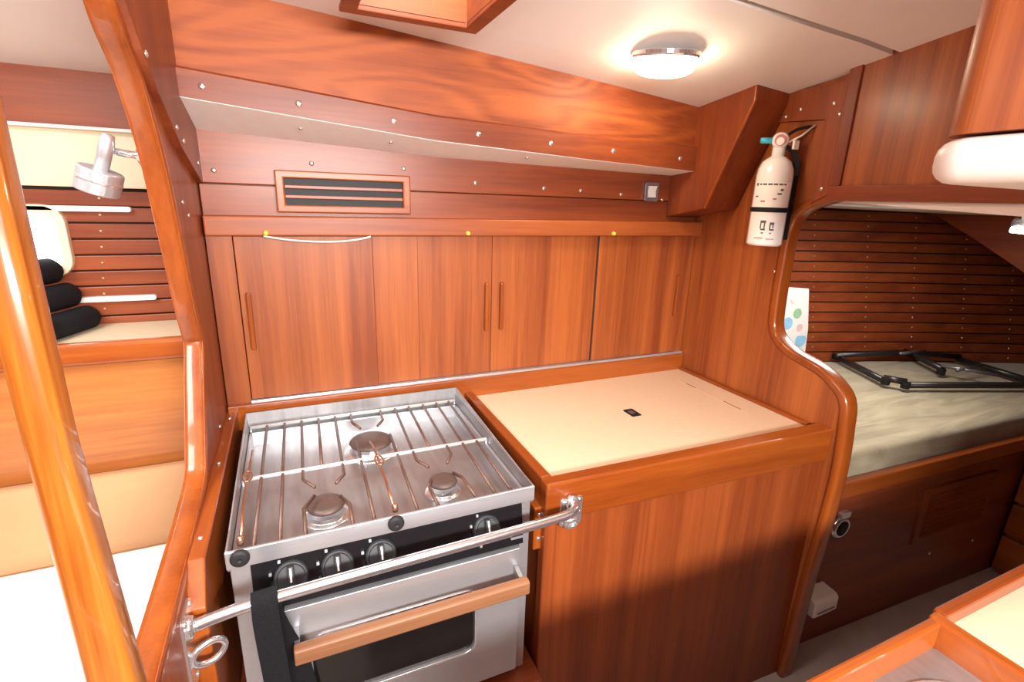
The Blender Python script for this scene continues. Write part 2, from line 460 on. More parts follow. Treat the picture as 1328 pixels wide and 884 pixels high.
for y, z in ((1.06, 1.418), (1.10, 1.394), (1.115, 0.965)):
    screw(wl, (-0.165, y, z), (1, 0, 0), 0.004)
# cleat that carries the stove on the left
cl = B(); prism(cl, [(0.66, 0.72), (0.74, 0.72), (0.74, 0.83), (1.24, 0.83), (1.24, 0.945), (0.70, 0.950), (0.66, 0.90)], 'x', -0.166, -0.143)
obj('stove_cleat', cl, 'trim_y', wl, bevel=0.003)
for y in (0.75, 0.98, 1.19): screw(wl, (-0.155, y, 0.949), (0, 0, 1), 0.004)
obj('header', bx(B(), -0.196, -0.165, -0.8, 0.76, 1.775, 1.95), 'teak_y', wl)

# post in the foreground
po = thing('support_post', 'tall varnished honey-coloured wooden post at the far left', 'post', (-0.197, 0.47, F))
obj('shaft', loft([[(x, y, z) for x, y in rrect(-0.192, -0.1665 + dx, 0.440, 0.475, 0.009, 4)] for z, dx in ((F, 0.014), (0.9, 0.013), (1.05, 0.008), (1.25, 0.0), (1.93, 0.0))]), 'post_z', po, smooth=True)

# right bulkhead with S-curved edge
RC = [(0.765, 1.478), (0.82, 1.462), (0.895, 1.434), (0.921, 1.385), (0.924, 1.30), (0.923, 1.19), (0.912, 1.118), (0.862, 1.080), (0.772, 1.058), (0.716, 1.028), (0.689, 0.992), (0.680, 0.93), (0.673, 0.81), (0.678, 0.65), (0.688, 0.46), (0.693, 0.27), (0.695, F)]
rc = [(p.x, p.y) for p in smooth_path([(a, b, 0) for a, b in RC], 5)]
poly = [(1.75, F), (1.75, 1.80), (0.765, 1.80)] + rc
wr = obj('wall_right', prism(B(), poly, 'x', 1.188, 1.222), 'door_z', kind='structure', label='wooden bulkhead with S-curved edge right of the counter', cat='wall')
prof = rrect(-0.022, 0.022, -0.020, 0.004, 0.009, 3)
obj('edge_trim', sweep(B(), [(1.205, p[0], p[1]) for p in rc], prof, (-1, 0, 0)), 'trim_z', wr, smooth=True)
bm = B(); prism(bm, [(0.828, 1.475), (0.828, 1.72), (1.06, 1.72), (1.06, 1.655), (0.875, 1.643), (0.875, 1.452)], 'x', 1.180, 1.189)
obj('cover_strip', bm, 'deep_z', wr, bevel=0.001)
for y, z in ((0.946, 1.674), (0.861, 1.676), (0.842, 1.650), (0.985, 1.662), (0.852, 1.486)):
    screw(wr, (1.180, y, z), (-1, 0, 0), 0.005)
for y, z in ((0.947, 1.275), (0.938, 1.290)): screw(wr, (1.188, y, z), (-1, 0, 0), 0.004)
# header panel over the passage
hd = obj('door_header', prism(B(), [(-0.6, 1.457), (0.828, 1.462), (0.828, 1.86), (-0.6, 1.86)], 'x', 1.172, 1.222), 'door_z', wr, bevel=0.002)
bm = B(); prism(bm, [(0.800, 1.457), (0.300, 1.428), (0.300, 1.4575)], 'x', 1.176, 1.222)
obj('header_lip', bm, 'white_laminate', wr)
obj('header_rail', bx(B(), 1.166, 1.173, -0.6, 0.826, 1.459, 1.492), 'deep_y', wr, bevel=0.002)
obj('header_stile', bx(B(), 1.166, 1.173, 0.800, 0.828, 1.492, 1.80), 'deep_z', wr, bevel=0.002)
obj('wall_inboard', bx(B(), 1.188, 1.222, -0.8, 0.22, F, 1.46), 'deep_z', wr)

# the rest of the shell: wall with companionway opening behind the camera, left cabin, forward cabin
bm = B()
bx(bm, -1.5, 1.22, -0.86, -0.82, F, 1.36); bx(bm, -1.5, -0.30, -0.86, -0.82, 1.36, 1.95); bx(bm, 0.70, 1.22, -0.86, -0.82, 1.36, 1.95); bx(bm, -0.30, 0.70, -0.86, -0.82, 1.76, 1.95)
obj('wall_aft', bm, 'teak_z', kind='structure', label='wooden bulkhead with the companionway opening behind the viewer', cat='wall')

# ------------------------------------------------------------------ left cabin shell
lh = thing('wall_hull_left', 'hull side of the left cabin lined with horizontal wooden slats', 'wall', (-0.85, 1.44, F), kind='structure')
obj('backing', bx(B(), -1.5, -0.19, 1.432, 1.46, F, 1.75), 'dark_gap', lh)
for k in range(9):
    z0 = 1.1168 + k * 0.0352
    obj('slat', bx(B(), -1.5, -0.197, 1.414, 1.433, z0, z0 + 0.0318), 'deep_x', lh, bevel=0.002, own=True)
bm = B()
for k in range(8):
    for x in (-0.372, -0.80): lathe(bm, [(0.003, 0), (0.002, 0.002), (0, 0.0022)], (x - 0.004 * (8 - k), 1.414, 1.168 + k * 0.0352), (0, -1, 0), 8)
obj('slat_screws', bm, 'brass', lh, kind='stuff')
obj('cream_liner', bx(B(), -1.5, -0.197, 1.405, 1.432, 1.437, 1.556), 'cream_panel', lh, bevel=0.002)
obj('valance_board', bx(B(), -1.5, -0.197, 1.385, 1.432, 1.558, 1.70), 'deep_x', lh, bevel=0.002)
obj('valance_bead', bx(B(), -1.5, -0.197, 1.380, 1.40, 1.552, 1.559), 'white_laminate', lh, bevel=0.002)
bm = B()
grid = [[bm.verts.new((x, y, 1.675 + 0.14 * min(1.385 - y, 0.85))) for x in (-1.5, -0.92, -0.34, -0.19)] for y in (-0.8, 0.34, 0.90, 1.41)]
for j in range(3):
    for i in range(3):
        if i == 1 and j == 1: continue
        bm.faces.new((grid[j][i], grid[j][i + 1], grid[j + 1][i + 1], grid[j + 1][i]))
cl_ = obj('ceiling_left', bm, 'liner', kind='structure', label='off-white headliner of the left cabin', cat='ceiling')
s = cl_.modifiers.new('solid', 'SOLIDIFY'); s.thickness = 0.01
obj('wall_left_end', bx(B(), -1.54, -1.5, -0.8, 1.46, F, 1.9), 'deep_z', kind='structure', label='wooden end bulkhead of the left cabin, out of view', cat='wall')
# portlight
w1 = thing('window_1', 'bright rounded portlight with cream frame in the slatted left hull', 'window', (-0.53, 1.41, 1.262), kind='structure')
ring_plate_bm = ring_plate(B(), rrect(-0.620, -0.440, 1.245, 1.400, 0.038), rrect(-0.604, -0.456, 1.260, 1.385, 0.028), 'y', 1.398, 1.420)
obj('window_frame', ring_plate_bm, 'cream_panel', w1, bevel=0.003)
obj('pane', prism(B(), rrect(-0.606, -0.454, 1.258, 1.387, 0.028), 'y', 1.405, 1.410), 'port_glass', w1)
# white battens on the slats
b1 = obj('batten_rod', prism(B(), rrect(-0.62, -0.318, 1.386, 1.398, 0.0055, 4), 'y', 1.398, 1.4135), 'white_plastic', smooth=False, bevel=0.002, label='upper white plastic strip across the left cabin slats', cat='strip', group='white strips on the left hull slats')
b2 = obj('batten_rod', prism(B(), rrect(-0.55, -0.298, 1.186, 1.198, 0.0055, 4), 'y', 1.398, 1.4135), 'white_plastic', bevel=0.002, label='lower white plastic strip just above the cream shelf', cat='strip', group='white strips on the left hull slats')

# ------------------------------------------------------------------ left settee, shelf and cushions
st = thing('settee', 'wooden settee in the left cabin with shelf and panelled back', 'settee', (-0.85, 1.0, F))
obj('base', bx(B(), -1.49, -0.205, 0.50, 1.20, F, 0.60), 'deep_x', st)
obj('shelf', bx(B(), -1.49, -0.198, 1.205, 1.413, 1.115, 1.132), 'cream_panel', st)
obj('shelf_rail', bx(B(), -1.49, -0.198, 1.185, 1.210, 1.098, 1.144), 'trim_x', st, bevel=0.008, segs=3)
obj('back_panel', bx(B(), -1.49, -0.198, 1.205, 1.225, 0.60, 1.100), 'honey_x', st)
# back cushion and seat cushion
bm = B(); prism(bm, [(1.200, 0.862), (1.165, 0.868), (1.107, 0.752), (1.103, 0.70), (1.12, 0.69), (1.20, 0.72)], 'x', -1.46, -0.205)
obj('back_cushion', bm, 'cushion_tan', smooth=True, bevel=0.018, segs=4, label='tan cushion leaning along the back of the left settee', cat='cushion')
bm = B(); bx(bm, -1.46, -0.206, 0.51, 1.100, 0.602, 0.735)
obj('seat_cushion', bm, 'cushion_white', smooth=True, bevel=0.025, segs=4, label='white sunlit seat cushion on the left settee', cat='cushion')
# three stacked black rolls on the shelf
specs = [(-0.455, 1.300, 1.158, 0.026, 'lowest of the three black padded rolls on the left shelf'),
         (-0.482, 1.300, 1.209, 0.027, 'middle one of the three stacked black padded rolls'),
         (-0.505, 1.300, 1.262, 0.027, 'topmost black padded roll in front of the bright portlight')]
for x, y, z, r, lab in specs:
    t = thing('padded_roll', lab, 'roll', (x, y, z - r), 'black rolls stacked on the left shelf')
    bm = B(); lathe(bm, [(0, -0.10), (r * 0.7, -0.098), (r, -0.085), (r, -0.03), (r * 0.93, -0.025), (r, -0.02), (r, 0.085), (r * 0.7, 0.098), (0, 0.10)], (x, y, z), (0.35, 1, 0), 24)
    obj('roll_body', bm, 'webbing', t, smooth=True)
    bm = B(); tube(bm, [(x + r * 1.03 * math.cos(a) * 0.94 - 0.02, y - 0.05 - r * 0.36 * math.cos(a), z + r * 1.03 * math.sin(a)) for a in [2 * PI * k / 20 for k in range(20)]], 0.0018, 6, closed=True)
    obj('roll_cord', bm, 'rubber', t, smooth=True)

# reading lamp on the left bulkhead
rl = thing('reading_lamp', 'brushed metal drum reading lamp on the curved left bulkhead', 'lamp', (-0.197, 1.01, 1.49))
obj('mount', lathe(B(), [(0.022, 0), (0.022, 0.006), (0.012, 0.012), (0.0, 0.012)], (-0.197, 1.012, 1.488), (-1, 0, 0), 20), 'chrome', rl, smooth=False, bevel=0.001)
obj('arm', tube(B(), [(-0.20, 1.012, 1.488), (-0.222, 1.010, 1.490), (-0.246, 1.005, 1.495)], 0.0055, 12), 'chrome', rl, smooth=True)
hx = Vector((0.34, -0.10, 0.93)).normalized()
hc = Vector((-0.262, 1.00, 1.449))
obj('stem', lathe(B(), [(0.0, 0.073), (0.008, 0.071), (0.0100, 0.06), (0.0100, 0.0), (0, 0)], hc, hx, 16), 'steel', rl, smooth=True)
head = obj('drum_head', lathe(B(), [(0, 0.017), (0.028, 0.017), (0.030, 0.015), (0.030, -0.018), (0.028, -0.019), (0.026, -0.008), (0, -0.008)], hc, hx, 32), 'steel', rl, bevel=0.001)
obj('head_ring', lathe(B(), [(0.0298, 0.004), (0.0305, 0.002), (0.0305, -0.001), (0.0298, -0.003)], hc, hx, 32), 'steel_bright', head, smooth=True)

# ------------------------------------------------------------------ lockers above the counter
lk = thing('sliding_locker', 'row of reddish wooden sliding-door lockers behind the stove', 'locker', (0.5, 1.27, 0.90))
obj('carcass', bx(B(), -0.163, 1.185, 1.272, 1.286, 0.90, 1.40), 'dark_gap', lk)
obj('top_rail', bx(B(), -0.160, 1.186, 1.225, 1.272, 1.347, 1.389), 'teak_x', lk, bevel=0.003)
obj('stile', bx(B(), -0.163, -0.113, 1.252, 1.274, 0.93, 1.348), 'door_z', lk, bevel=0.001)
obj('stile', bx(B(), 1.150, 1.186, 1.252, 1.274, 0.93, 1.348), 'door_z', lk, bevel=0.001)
doors = [(-0.111, 0.182, 1.250, -0.094), (0.183, 0.4945, 1.256, 0.479), (0.4955, 0.836, 1.256, 0.523), (0.829, 1.148, 1.250, 1.132)]
obj('door_gap', bx(B(), 0.8245, 0.8292, 1.2535, 1.2565, 0.966, 1.345), 'dark_gap', lk)
for x0, x1, y, hx_ in doors:
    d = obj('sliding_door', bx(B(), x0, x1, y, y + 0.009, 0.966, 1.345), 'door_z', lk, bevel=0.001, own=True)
    bm = B(); prism(bm, rrect(hx_ - 0.0055, hx_ + 0.0055, 1.088, 1.222, 0.005, 4), 'y', y - 0.012, y + 0.001)
    h = obj('handle', bm, 'trim_z', d, bevel=0.003)
obj('door_joint', bx(B(), 0.292, 0.2945, 1.2552, 1.258, 0.966, 1.345), 'deep_z', lk)
obj('track', bx(B(), -0.113, 1.185, 1.241, 1.262, 0.958, 0.965), 'steel', lk, bevel=0.001)
obj('bottom_rail', bx(B(), -0.163, 1.186, 1.236, 1.266, 0.895, 0.958), 'trim_x', lk, bevel=0.003)
for x, lab in ((-0.045, 'yellow push pin at the left end of the sagging cord'), (0.415, 'yellow push pin in the middle of the locker rail'), (0.854, 'yellow push pin on the locker rail near the right end')):
    t = thing('push_pin', lab, 'pin', (x, 1.225, 1.350), 'yellow pins on the locker rail')
    obj('pin_head', lathe(B(), [(0.0055, 0), (0.006, 0.003), (0.004, 0.006), (0.0045, 0.009), (0, 0.010)], (x, 1.2255, 1.354), (0, -1, 0), 12), 'yellow', t, smooth=True)
bm = B(); tube(bm, smooth_path([(-0.050, 1.222, 1.347), (0.0, 1.2225, 1.339), (0.05, 1.223, 1.335), (0.107, 1.2235, 1.335), (0.150, 1.224, 1.340), (0.176, 1.2235, 1.346)], 4), 0.0022, 8)
obj('hanging_cord', bm, 'cord', smooth=True, label='thin pale cord sagging under the locker rail', cat='cord')

# louvred vent
vt = thing('vent_grille', 'wooden louvred vent set into the wall above the lockers', 'vent', (0.13, 1.255, 1.397))
outer = [(-0.018, 1.397), (0.277, 1.397), (0.277, 1.486), (-0.018, 1.486)]
inner = [(0.0, 1.413), (0.259, 1.413), (0.259, 1.470), (0.0, 1.470)]
obj('vent_frame', ring_plate(B(), outer, inner, 'y', 1.244, 1.266), 'teak_x', vt, bevel=0.003)
obj('vent_back', bx(B(), -0.002, 0.261, 1.2555, 1.2575, 1.411, 1.472), 'black_plastic', vt)
for z in (1.431, 1.452):
    obj('louvre', bx(B(), 0.0, 0.259, 1.246, 1.256, z - 0.004, z + 0.004), 'deep_x', vt, bevel=0.0015, own=True)

# switch plate
sw = thing('switch_plate', 'small white rocker switch on the wall beside the corner box', 'switch', (0.995, 1.257, 1.445))
ring_bm = ring_plate(B(), rrect(0.972, 1.020, 1.446, 1.500, 0.004, 3), rrect(0.981, 1.011, 1.455, 1.491, 0.003, 3), 'y', 1.249, 1.258)
obj('bezel', ring_bm, 'grey_metal', sw, bevel=0.001)
obj('rocker', prism(B(), [(1.256, 1.456), (1.246, 1.458), (1.250, 1.474), (1.244, 1.490), (1.256, 1.490)], 'x', 0.982, 1.010), 'white_plastic', sw)

# corner box
cb = thing('corner_box', 'slant-fronted wooden box in the upper corner beside the bulkhead', 'box', (1.127, 1.15, 1.405))
bm = B(); prism(bm, [(0.985, 1.74), (0.985, 1.690), (1.105, 1.432), (1.262, 1.402), (1.262, 1.74)], 'x', 1.067, 1.187)
obj('box_shell', bm, 'deep_z', cb, bevel=0.004)
obj('box_edge', sweep(B(), [(1.069, 0.988, 1.72), (1.069, 0.986, 1.690), (1.069, 1.106, 1.432)], rrect(-0.004, 0.004, -0.003, 0.003, 0.002, 2), (-1, 0, 0)), 'trim_z', cb)

# ------------------------------------------------------------------ icebox counter
ic = thing('counter_cabinet', 'reddish wooden cabinet with vertical grain right of the stove', 'cabinet', (0.80, 1.0, F))
obj('front_panel', prism(B(), [(0.432, 0.742), (1.187, 0.714), (1.187, 0.740), (0.432, 0.760)], 'z', F, 0.848), 'panel_z', ic)
obj('side_panel', bx(B(), 0.418, 0.434, 0.748, 1.262, F, 0.90), 'deep_z', ic)
obj('corner_post', bx(B(), 0.412, 0.440, 0.736, 0.764, F, 0.852), 'panel_z', ic, bevel=0.004)
obj('front_rail', prism(B(), [(0.410, 0.733), (1.187, 0.705), (1.187, 0.748), (0.410, 0.764)], 'z', 0.836, 0.921), 'trim_x', ic, bevel=0.005, segs=3)
obj('left_fiddle', bx(B(), 0.412, 0.436, 0.762, 1.238, 0.855, 0.921), 'trim_y', ic, bevel=0.005, segs=3)
obj('right_bead', bx(B(), 1.172, 1.187, 0.764, 1.236, 0.890, 0.914), 'trim_y', ic, bevel=0.003)
obj('top_core', bx(B(), 0.434, 1.187, 0.762, 1.235, 0.86, 0.8925), 'deep_x', ic)
obj('gimbal_block', bx(B(), 0.396, 0.418, 0.752, 0.80, 0.765, 0.862), 'trim_z', ic, bevel=0.003)
screw(ic, (0.407, 0.752, 0.845), (0, -1, 0), 0.005); screw(ic, (0.407, 0.752, 0.79), (0, -1, 0), 0.005)
ct = thing('countertop', 'cream laminate counter top with lid seams and small flush latch', 'countertop', (0.80, 1.0, 0.893))
obj('slab', bx(B(), 0.436, 1.172, 0.750, 1.236, 0.893, 0.9045), 'counter_cream', ct)
obj('seam_line', bx(B(), 1.092, 1.0945, 0.885, 1.150, 0.9042, 0.9049), 'counter_cream', ct)
for y0, y1 in ((1.075, 1.115), (0.905, 0.965)):
    obj('hinge', bx(B(), 1.094, 1.0985, y0, y1, 0.9040, 0.9056), 'seam', ct, own=True)
la = obj('latch', prism(B(), rrect(0.782, 0.812, 0.966, 1.010, 0.003, 3), 'z', 0.9040, 0.9062), 'black_plastic', ct, bevel=0.0006)
obj('latch_pull', prism(B(), rrect(0.788, 0.802, 0.980, 0.998, 0.002, 3), 'z', 0.9055, 0.9070), 'grey_metal', la)

# ------------------------------------------------------------------ stove
sv = thing('stove', 'stainless steel three-burner stove with oven and wooden door handle', 'stove', (0.13, 0.98, 0.49))
X0, X1, Y0, Y1 = -0.125, 0.383, 0.738, 1.222
bm = B()
bx(bm, X0 + 0.004, X0 + 0.010, Y0 + 0.012, Y1 - 0.01, 0.49, 0.90); bx(bm, X1 - 0.010, X1 - 0.004, Y0 + 0.012, Y1 - 0.01, 0.49, 0.90)
bx(bm, X0 + 0.004, X1 - 0.004, Y1 - 0.02, Y1 - 0.012, 0.49, 0.90); bx(bm, X0 + 0.004, X1 - 0.004, Y0 + 0.012, Y1 - 0.012, 0.49, 0.50)
bx(bm, X0 + 0.002, X0 + 0.030, Y0 + 0.006, Y0 + 0.02, 0.49, 0.90); bx(bm, X1 - 0.022, X1 - 0.002, Y0 + 0.006, Y0 + 0.02, 0.49, 0.90)
obj('body', bm, 'steel', sv, bevel=0.001)
obj('oven_cavity', bx(B(), X0 + 0.03, X1 - 0.022, Y0 + 0.016, Y0 + 0.03, 0.50, 0.90), 'black_enamel', sv)
# tray: pan floor with raised rims
bm = B()
bx(bm, X0, X1, Y0 + 0.018, Y1, 0.862, 0.868)
bx(bm, X0, X0 + 0.003, Y0, Y1, 0.890, 0.926); bx(bm, X1 - 0.003, X1, Y0, Y1, 0.890, 0.926)
bx(bm, X0, X0 + 0.003, Y0 + 0.018, Y1, 0.862, 0.890); bx(bm, X1 - 0.003, X1, Y0 + 0.018, Y1, 0.862, 0.890)
bx(bm, X0, X1, Y1 - 0.003, Y1, 0.862, 0.944)
obj('tray', bm, 'steel_pan', sv)
for xx in (X0, X1 - 0.002):
    obj('tray_side_lip', prism(B(), [(Y1 - 0.48, 0.924), (Y1, 0.926), (Y1, 0.944)], 'x', xx, xx + 0.002), 'steel', sv, own=True)
obj('front_lip', bx(B(), X0 - 0.001, X1 + 0.001, Y0 - 0.004, Y0 + 0.001, 0.895, 0.925), 'steel', sv, bevel=0.001)
cp = obj('control_panel', prism(B(), [(Y0 + 0.003, 0.896), (Y0 - 0.011, 0.812), (Y0 + 0.016, 0.812), (Y0 + 0.016, 0.896)], 'x', X0 + 0.030, X1 - 0.022), 'black_enamel', sv)
KN = Vector((0, -0.93, 0.37)).normalized(); KU = Vector((0, 0.37, 0.93)).normalized(); KC = Vector((0, Y0 - 0.006, 0.860)); KX = Vector((1, 0, 0))
def kpt(x, u, v, n): return KC + KX * (x + u) + KU * v + KN * n
def kbox(bm, x, u0, u1, v0, v1, n0, n1):
    v = [bm.verts.new(kpt(x, u, w, n)) for u in (u0, u1) for w in (v0, v1) for n in (n0, n1)]
    for f in ((0, 1, 3, 2), (4, 6, 7, 5), (0, 4, 5, 1), (2, 3, 7, 6), (0, 2, 6, 4), (1, 5, 7, 3)): bm.faces.new([v[i] for i in f])
    return bm
obj('name_plate', kbox(B(), 0.343, -0.013, 0.013, -0.030, -0.026, 0.002, 0.0065), 'grey_metal', cp)
knob0 = None
for x in (-0.040, 0.029, 0.098, 0.287):
    if knob0 is None:
        knob0 = obj('knob', lathe(B(), [(0.0255, -0.006), (0.0255, 0.006), (0.0235, 0.009), (0.0215, 0.0095), (0.020, 0.0075), (0, 0.0075)], kpt(x, 0, 0, 0), KN, 30), 'knob_grey', sv, own=True, bevel=0.0008)
        obj('grip', kbox(B(), x, -0.005, 0.005, -0.019, 0.019, 0.006, 0.018), 'knob_grey', knob0, bevel=0.002, own=True)
        obj('pointer', kbox(B(), x, -0.0014, 0.0014, -0.004, 0.017, 0.0178, 0.0188), 'label_white', knob0, own=True)
        kx = x
    else:
        dup_tree(knob0, (x - kx, 0, 0))
bm = B()
for x in (-0.040, 0.029, 0.098, 0.287):
    for a in (2.1, 2.8, 3.6, 4.2):
        kbox(bm, x, 0.031 * math.cos(a) - 0.002, 0.031 * math.cos(a) + 0.002, 0.031 * math.sin(a) - 0.0024, 0.031 * math.sin(a) + 0.0024, -0.004, 0.0045 if math.sin(a) > 0 else 0.0065)
obj('knob_marks', bm, 'grey_metal', cp, kind='stuff')
for x in (-0.106, 0.125):
    obj('rubber_bumper', lathe(B(), [(0.0135, 0), (0.0135, 0.006), (0.011, 0.009), (0.004, 0.0095), (0, 0.008)], (x, Y0 - 0.004, 0.914), (0, -1, 0), 24), 'rubber', sv, smooth=False, bevel=0.001, own=True)
# oven door
DX0, DX1, DZ0, DZ1, DY = -0.056, 0.354, 0.515, 0.806, 0.722
dr = obj('oven_door', ring_plate(B(), rrect(DX0, DX1, DZ0, DZ1, 0.003, 5), rrect(-0.024, 0.266, 0.600, 0.742, 0.022, 5), 'y', DY, DY + 0.024), 'steel', sv, bevel=0.001)
obj('window_pane', prism(B(), rrect(-0.026, 0.268, 0.598, 0.744, 0.022, 5), 'y', DY + 0.004, DY + 0.010), 'glass_dark', dr)
obj('window_seal', ring_plate(B(), rrect(-0.027, 0.269, 0.597, 0.745, 0.024, 5), rrect(-0.021, 0.263, 0.603, 0.739, 0.020, 5), 'y', DY - 0.003, DY + 0.005), 'steel_bright', dr, bevel=0.001)
obj('door_handle', prism(B(), rrect(0.672, 0.692, 0.741, 0.771, 0.006, 4), 'x', -0.045, 0.352), 'handle_x', dr, bevel=0.002)
for x in (-0.044, 0.340):
    obj('handle_bracket', prism(B(), [(0.690, 0.748), (0.690, 0.764), (0.722, 0.772), (0.722, 0.748)], 'x', x, x + 0.008), 'grey_metal', dr)
# burners
for bx_, by_, r, in ((0.135, 1.085, 0.046), (0.022, 0.862, 0.032), (0.243, 0.863, 0.0275)):
    b = obj('burner', lathe(B(), [(r * 1.35, 0), (r * 1.3, 0.003), (r * 1.05, 0.006), (r * 0.95, 0.012), (r * 0.9, 0.024), (0, 0.024)], (bx_, by_, 0.867), (0, 0, 1), 32), 'steel_bright', sv, smooth=False, bevel=0.001, own=True)
    obj('burner_cap', lathe(B(), [(r, 0), (r * 1.04, 0.003), (r * 0.98, 0.007), (r * 0.75, 0.009), (0, 0.0095)], (bx_, by_, 0.889), (0, 0, 1), 32), 'burner_cap', b, smooth=True)
# grate
GZ = 0.911
def wire(pts, r=0.0032):
    P3 = [(x, y, GZ) for x, y in pts]
    bm = B(); tube(bm, P3, r, 8); return bm
gr = thing('pot_grate', 'wire pot grate lying over the three stove burners', 'grate', (0.13, 0.98, 0.868))
for y, r in ((1.211, 0.0042), (0.970, 0.0042), (0.752, 0.0036)):
    obj('cross_rail', wire([(-0.118, y), (0.376, y)], r), 'rail_steel', gr, smooth=True, own=True)
for x in (-0.118, 0.376):
    for y in (1.214, 0.970, 0.752):
        obj('foot', tube(B(), [(x, y, 0.868), (x, y, GZ)], 0.003, 8), 'steel_bright', gr, smooth=True, own=True)
WIRES = [[(-0.083, 1.225), (-0.089, 0.752)], [(-0.045, 1.225), (-0.052, 0.752)], [(-0.008, 1.225), (-0.013, 0.932), (0.006, 0.897)],
         [(0.030, 1.225), (0.023, 0.970)], [(0.068, 1.225), (0.061, 0.924), (0.044, 0.898)], [(0.106, 1.225), (0.103, 1.160), (0.117, 1.122)],
         [(0.178, 1.225), (0.174, 1.150), (0.157, 1.122)], [(0.215, 1.225), (0.206, 0.929), (0.222, 0.894)], [(0.250, 1.225), (0.245, 0.970)],
         [(0.288, 1.225), (0.281, 0.931), (0.262, 0.896)], [(0.324, 1.225), (0.314, 0.752)], [(0.358, 1.225), (0.346, 0.752)],
         [(0.004, 0.868), (-0.015, 0.833), (-0.014, 0.752)], [(0.048, 0.850), (0.060, 0.820), (0.059, 0.752)], [(0.101, 1.050), (0.094, 0.752)],
         [(0.176, 1.066), (0.168, 0.752)], [(0.214, 0.842), (0.205, 0.820), (0.205, 0.752)], [(0.262, 0.856), (0.274, 0.832), (0.277, 0.752)]]
for w in WIRES: obj('wire', wire(w), 'steel_wire', gr, smooth=True, own=True)
# pot clamps
def clamp(label, pts, loc):
    t = thing('pot_clamp', label, 'clamp', loc, 'pot clamps on the stove')
    obj('rod', tube(B(), pts, 0.0026, 8), 'copper', t, smooth=True)
    p, q = Vector(pts[1]), Vector(pts[2])
    bm = B(); m = p.lerp(q, 0.4); d = (q - p).normalized()
    loop = [m + d * 0.020 * math.cos(a) + Vector((0.008 * math.sin(a), 0, 0.004)) for a in [2 * PI * k / 16 for k in range(16)]]
    tube(bm, loop, 0.0018, 6, closed=True)
    obj('spring_loop', bm, 'copper', t, smooth=True)
    obj('thumb_screw', lathe(B(), [(0.005, 0), (0.006, 0.008), (0.004, 0.014), (0, 0.015)], (pts[-1][0], pts[-1][1], pts[-1][2]), (0, 0, 1), 12), 'copper', t, smooth=True)
clamp('copper-coloured pot clamp along the left rim of the stove', [(-0.106, 1.080, 0.916), (-0.107, 1.03, 0.918), (-0.110, 0.86, 0.918), (-0.107, 0.765, 0.914)], (-0.108, 0.92, 0.90))
clamp('copper-coloured pot clamp in the middle of the stove grate', [(0.127, 1.035, 0.916), (0.131, 0.99, 0.918), (0.131, 0.86, 0.918), (0.130, 0.765, 0.914)], (0.130, 0.90, 0.90))
# wooden shelf under the stove
bm = B(); bx(bm, -0.164, 0.408, 0.70, 1.23, 0.44, 0.485)
sb = thing('locker_cabinet', 'dark wooden locker front under the stove', 'cabinet', (0.13, 0.98, F))
obj('shelf_board', bm, 'deep_x', sb, bevel=0.003); obj('front_board', bx(B(), -0.164, 0.408, 0.71, 0.73, F, 0.445), 'panel_z', sb)

# ------------------------------------------------------------------ grab bar in front of the stove
gb = thing('grab_bar', 'polished steel safety bar across the stove front', 'grab bar', (0.15, 0.68, 0.82))
path = smooth_path([(-0.158, 0.640, 0.893), (-0.10, 0.660, 0.886), (0.0, 0.668, 0.884), (0.30, 0.682, 0.880), (0.420, 0.690, 0.878), (0.452, 0.700, 0.878), (0.462, 0.716, 0.877), (0.463, 0.733, 0.876)], 6)
obj('bar', tube(B(), path, 0.0085, 16), 'bar_steel', gb, smooth=True)
pr = obj('bracket', prism(B(), rrect(0.440, 0.489, 0.823, 0.885, 0.006, 3), 'y', 0.7285, 0.733), 'chrome', gb, bevel=0.001)
obj('bracket_boss', lathe(B(), [(0.016, 0), (0.014, 0.008), (0.010, 0.010)], (0.463, 0.729, 0.876), (0, -1, 0), 20), 'chrome', pr, smooth=True)
obj('eye', tube(B(), [(0.463 + 0.013 * math.cos(a), 0.722 - 0.004 * math.sin(a), 0.832 + 0.011 * math.sin(a)) for a in [2 * PI * k / 20 for k in range(20)]], 0.0045, 8, closed=True), 'chrome', pr, smooth=True)
for x, z in ((0.447, 0.877), (0.482, 0.877), (0.447, 0.850), (0.482, 0.850)): screw(pr, (x, 0.7285, z), (0, -1, 0), 0.0042)
pl_ = obj('bracket', prism(B(), rrect(0.618, 0.672, 0.800, 0.918, 0.006, 3), 'x', -0.1655, -0.161), 'chrome', gb, bevel=0.001)
obj('bracket_boss', lathe(B(), [(0.016, 0), (0.014, 0.006), (0.010, 0.008)], (-0.162, 0.640, 0.893), (1, 0, 0), 20), 'chrome', pl_, smooth=True)
obj('eye', tube(B(), [(-0.143 + 0.018 * math.cos(a), 0.640 + 0.008 * math.cos(a), 0.846 + 0.016 * math.sin(a)) for a in [2 * PI * k / 20 for k in range(20)]], 0.0045, 8, closed=True), 'chrome', pl_, smooth=True)
for y, z in ((0.626, 0.910), (0.664, 0.910), (0.645, 0.812)): screw(pl_, (-0.161, y, z), (1, 0, 0), 0.0045)

